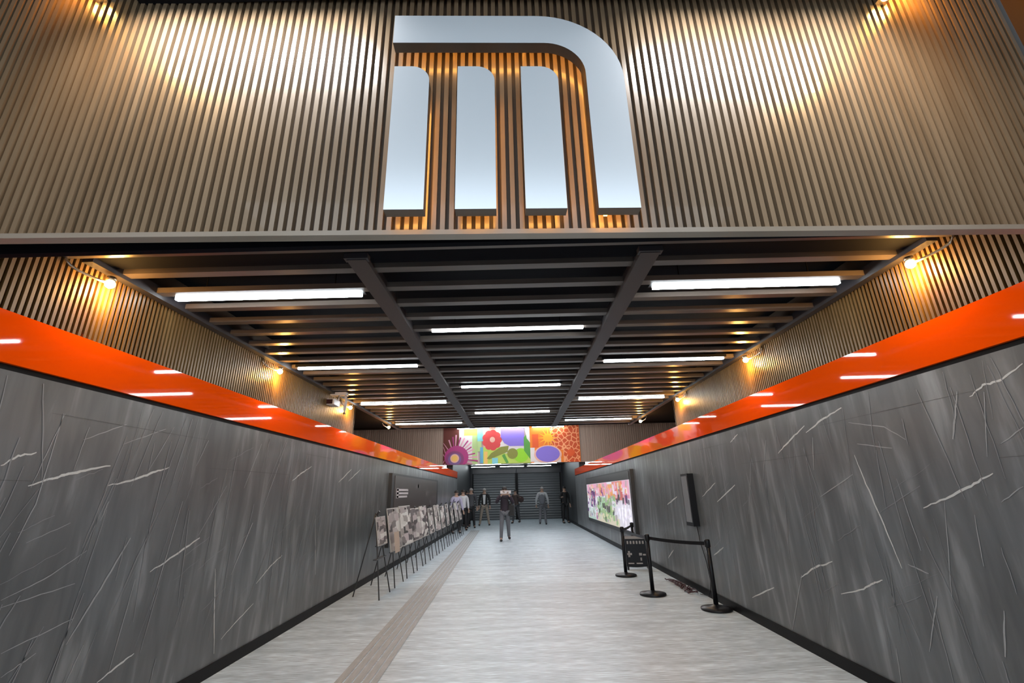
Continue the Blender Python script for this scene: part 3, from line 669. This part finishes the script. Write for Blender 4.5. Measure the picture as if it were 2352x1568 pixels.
C_blk = fab('black', (.016, .016, .018)); C_gry = fab('grey', (.13, .135, .15)); C_kha = fab('khaki', (.30, .255, .21)); C_nav = fab('plum_black', (.030, .020, .030)); C_lav = fab('lavender', (.42, .39, .52)); C_wht = fab('white', (.62, .62, .64)); C_lgr = fab('pale_grey', (.42, .44, .46))
C_dgr = fab('dark_grey', (.06, .062, .07)); C_brn = fab('brown', (.07, .05, .045))
SHO = mat('shoe_black', (.015, .015, .015), .4)
# walking man in the middle, both hands raised to his face with a camera
t, J = person((-.46, 17.6, 0), .12, 1.86, 'person in dark jacket and grey trousers walking, hands raised to a camera', C_nav, C_gry, SHO, HB,
    (((-.30, -.12, 1.20), (-.12, -.30, 1.47)), ((.30, -.10, 1.18), (.13, -.30, 1.45))), .10, .16, .03)
m = MB(); m.box(-.17, .19, -.36, -.28, 1.50, 1.60); m.build('camera_body', WHITEP, t)
m = MB(); m.box(.12, .32, -.10, .16, .78, 1.12); m.tube([(.2, 0, 1.1), (.1, -.14, 1.3), (-.1, -.1, 1.42), (-.12, .12, 1.3), (.2, .1, 1.1)], .014); m.build('shoulder_bag', fab('bag_black', (.02, .02, .02)), t)
m = MB(); m.box(.325, .33, -.05, .10, .80, 1.2); m.build('bag_trim', C_lgr, t)
# man in open dark suit, pale shirt, khaki trousers
t, J = person((-1.78, 26.2, 0), 0, 1.92, 'person standing in open dark jacket over white shirt and khaki trousers', C_blk, C_kha, SHO, HG, (hang(-1, .05), hang(1, .05)), .24, 0)
m = MB(); m.prism([(-.045, .98), (.045, .98), (.07, 1.42), (-.07, 1.42)], -.152, -.13); m.build('shirt_front', C_wht, t)
# woman/man behind the walker in dark clothes, stooping with a bag
t, J = person((-.06, 27.4, 0), -.5, 1.82, 'person in brown black top behind the walking one, holding a round bag', C_brn, C_dgr, SHO, HB, (hang(-1, .05, .1), ((.30, -.05, 1.22), (.38, -.20, 1.28))), .1, .12, .05)
m = MB(); m.sphere((.42, -.2, 1.22), .17, 14, 10, sc=(1, .6, 1)); m.build('round_bag', fab('bag_brown', (.05, .03, .03)), t, True)
# backpacker walking away at right
t, J = person((1.34, 25.6, 0), PI-.1, 1.92, 'person in pale grey top with backpack walking away near the shutters', C_lgr, C_gry, SHO, HG, (hang(-1, .06), hang(1, .08, .1)), .08, .10)
m = MB(); m.sphere((0, .2, 1.16), .18, 14, 10, sc=(.9, .6, 1.25)); m.build('backpack', fab('backpack', (.13, .14, .16)), t, True)
m = MB(); m.box(-.22, -.02, -.02, .2, .8, .95); m.build('waist_bag', C_dgr, t)
# guard at the right wall
t, J = person((2.62, 26.5, 0), .4, 1.92, 'person in black by the right wall holding one bare forearm out', C_blk, C_blk, SHO, HB, (((-.28, -.02, 1.16), (-.32, -.32, 1.22)), hang(1, .04)), .08, 0)
# group at the left
t, J = person((-2.70, 21.3, 0), .5, 1.80, 'person in lavender shirt at the end of the easel row', C_lav, C_blk, SHO, HB, (hang(-1, .04), hang(1, .05, .1)), .1, 0)
t, J = person((-2.58, 22.9, 0), .3, 1.84, 'person in white shirt in the group by the left wall, behind the lavender one', C_wht, C_blk, SHO, HB, (hang(-1, .03), hang(1, .03)), .1, 0)
t, J = person((-2.66, 25.6, 0), -.2, 1.80, 'person in pale grey shirt between the white shirt and the dark jacket', C_lgr, C_blk, SHO, HB, (hang(-1, .04, .1), hang(1, .04)), .1, 0)
t, J = person((-2.34, 24.4, 0), .2, 1.92, 'person in dark grey jacket and black trousers, rightmost of the left group', C_dgr, C_blk, SHO, HG, (hang(-1, .05), hang(1, .05)), .12, 0)
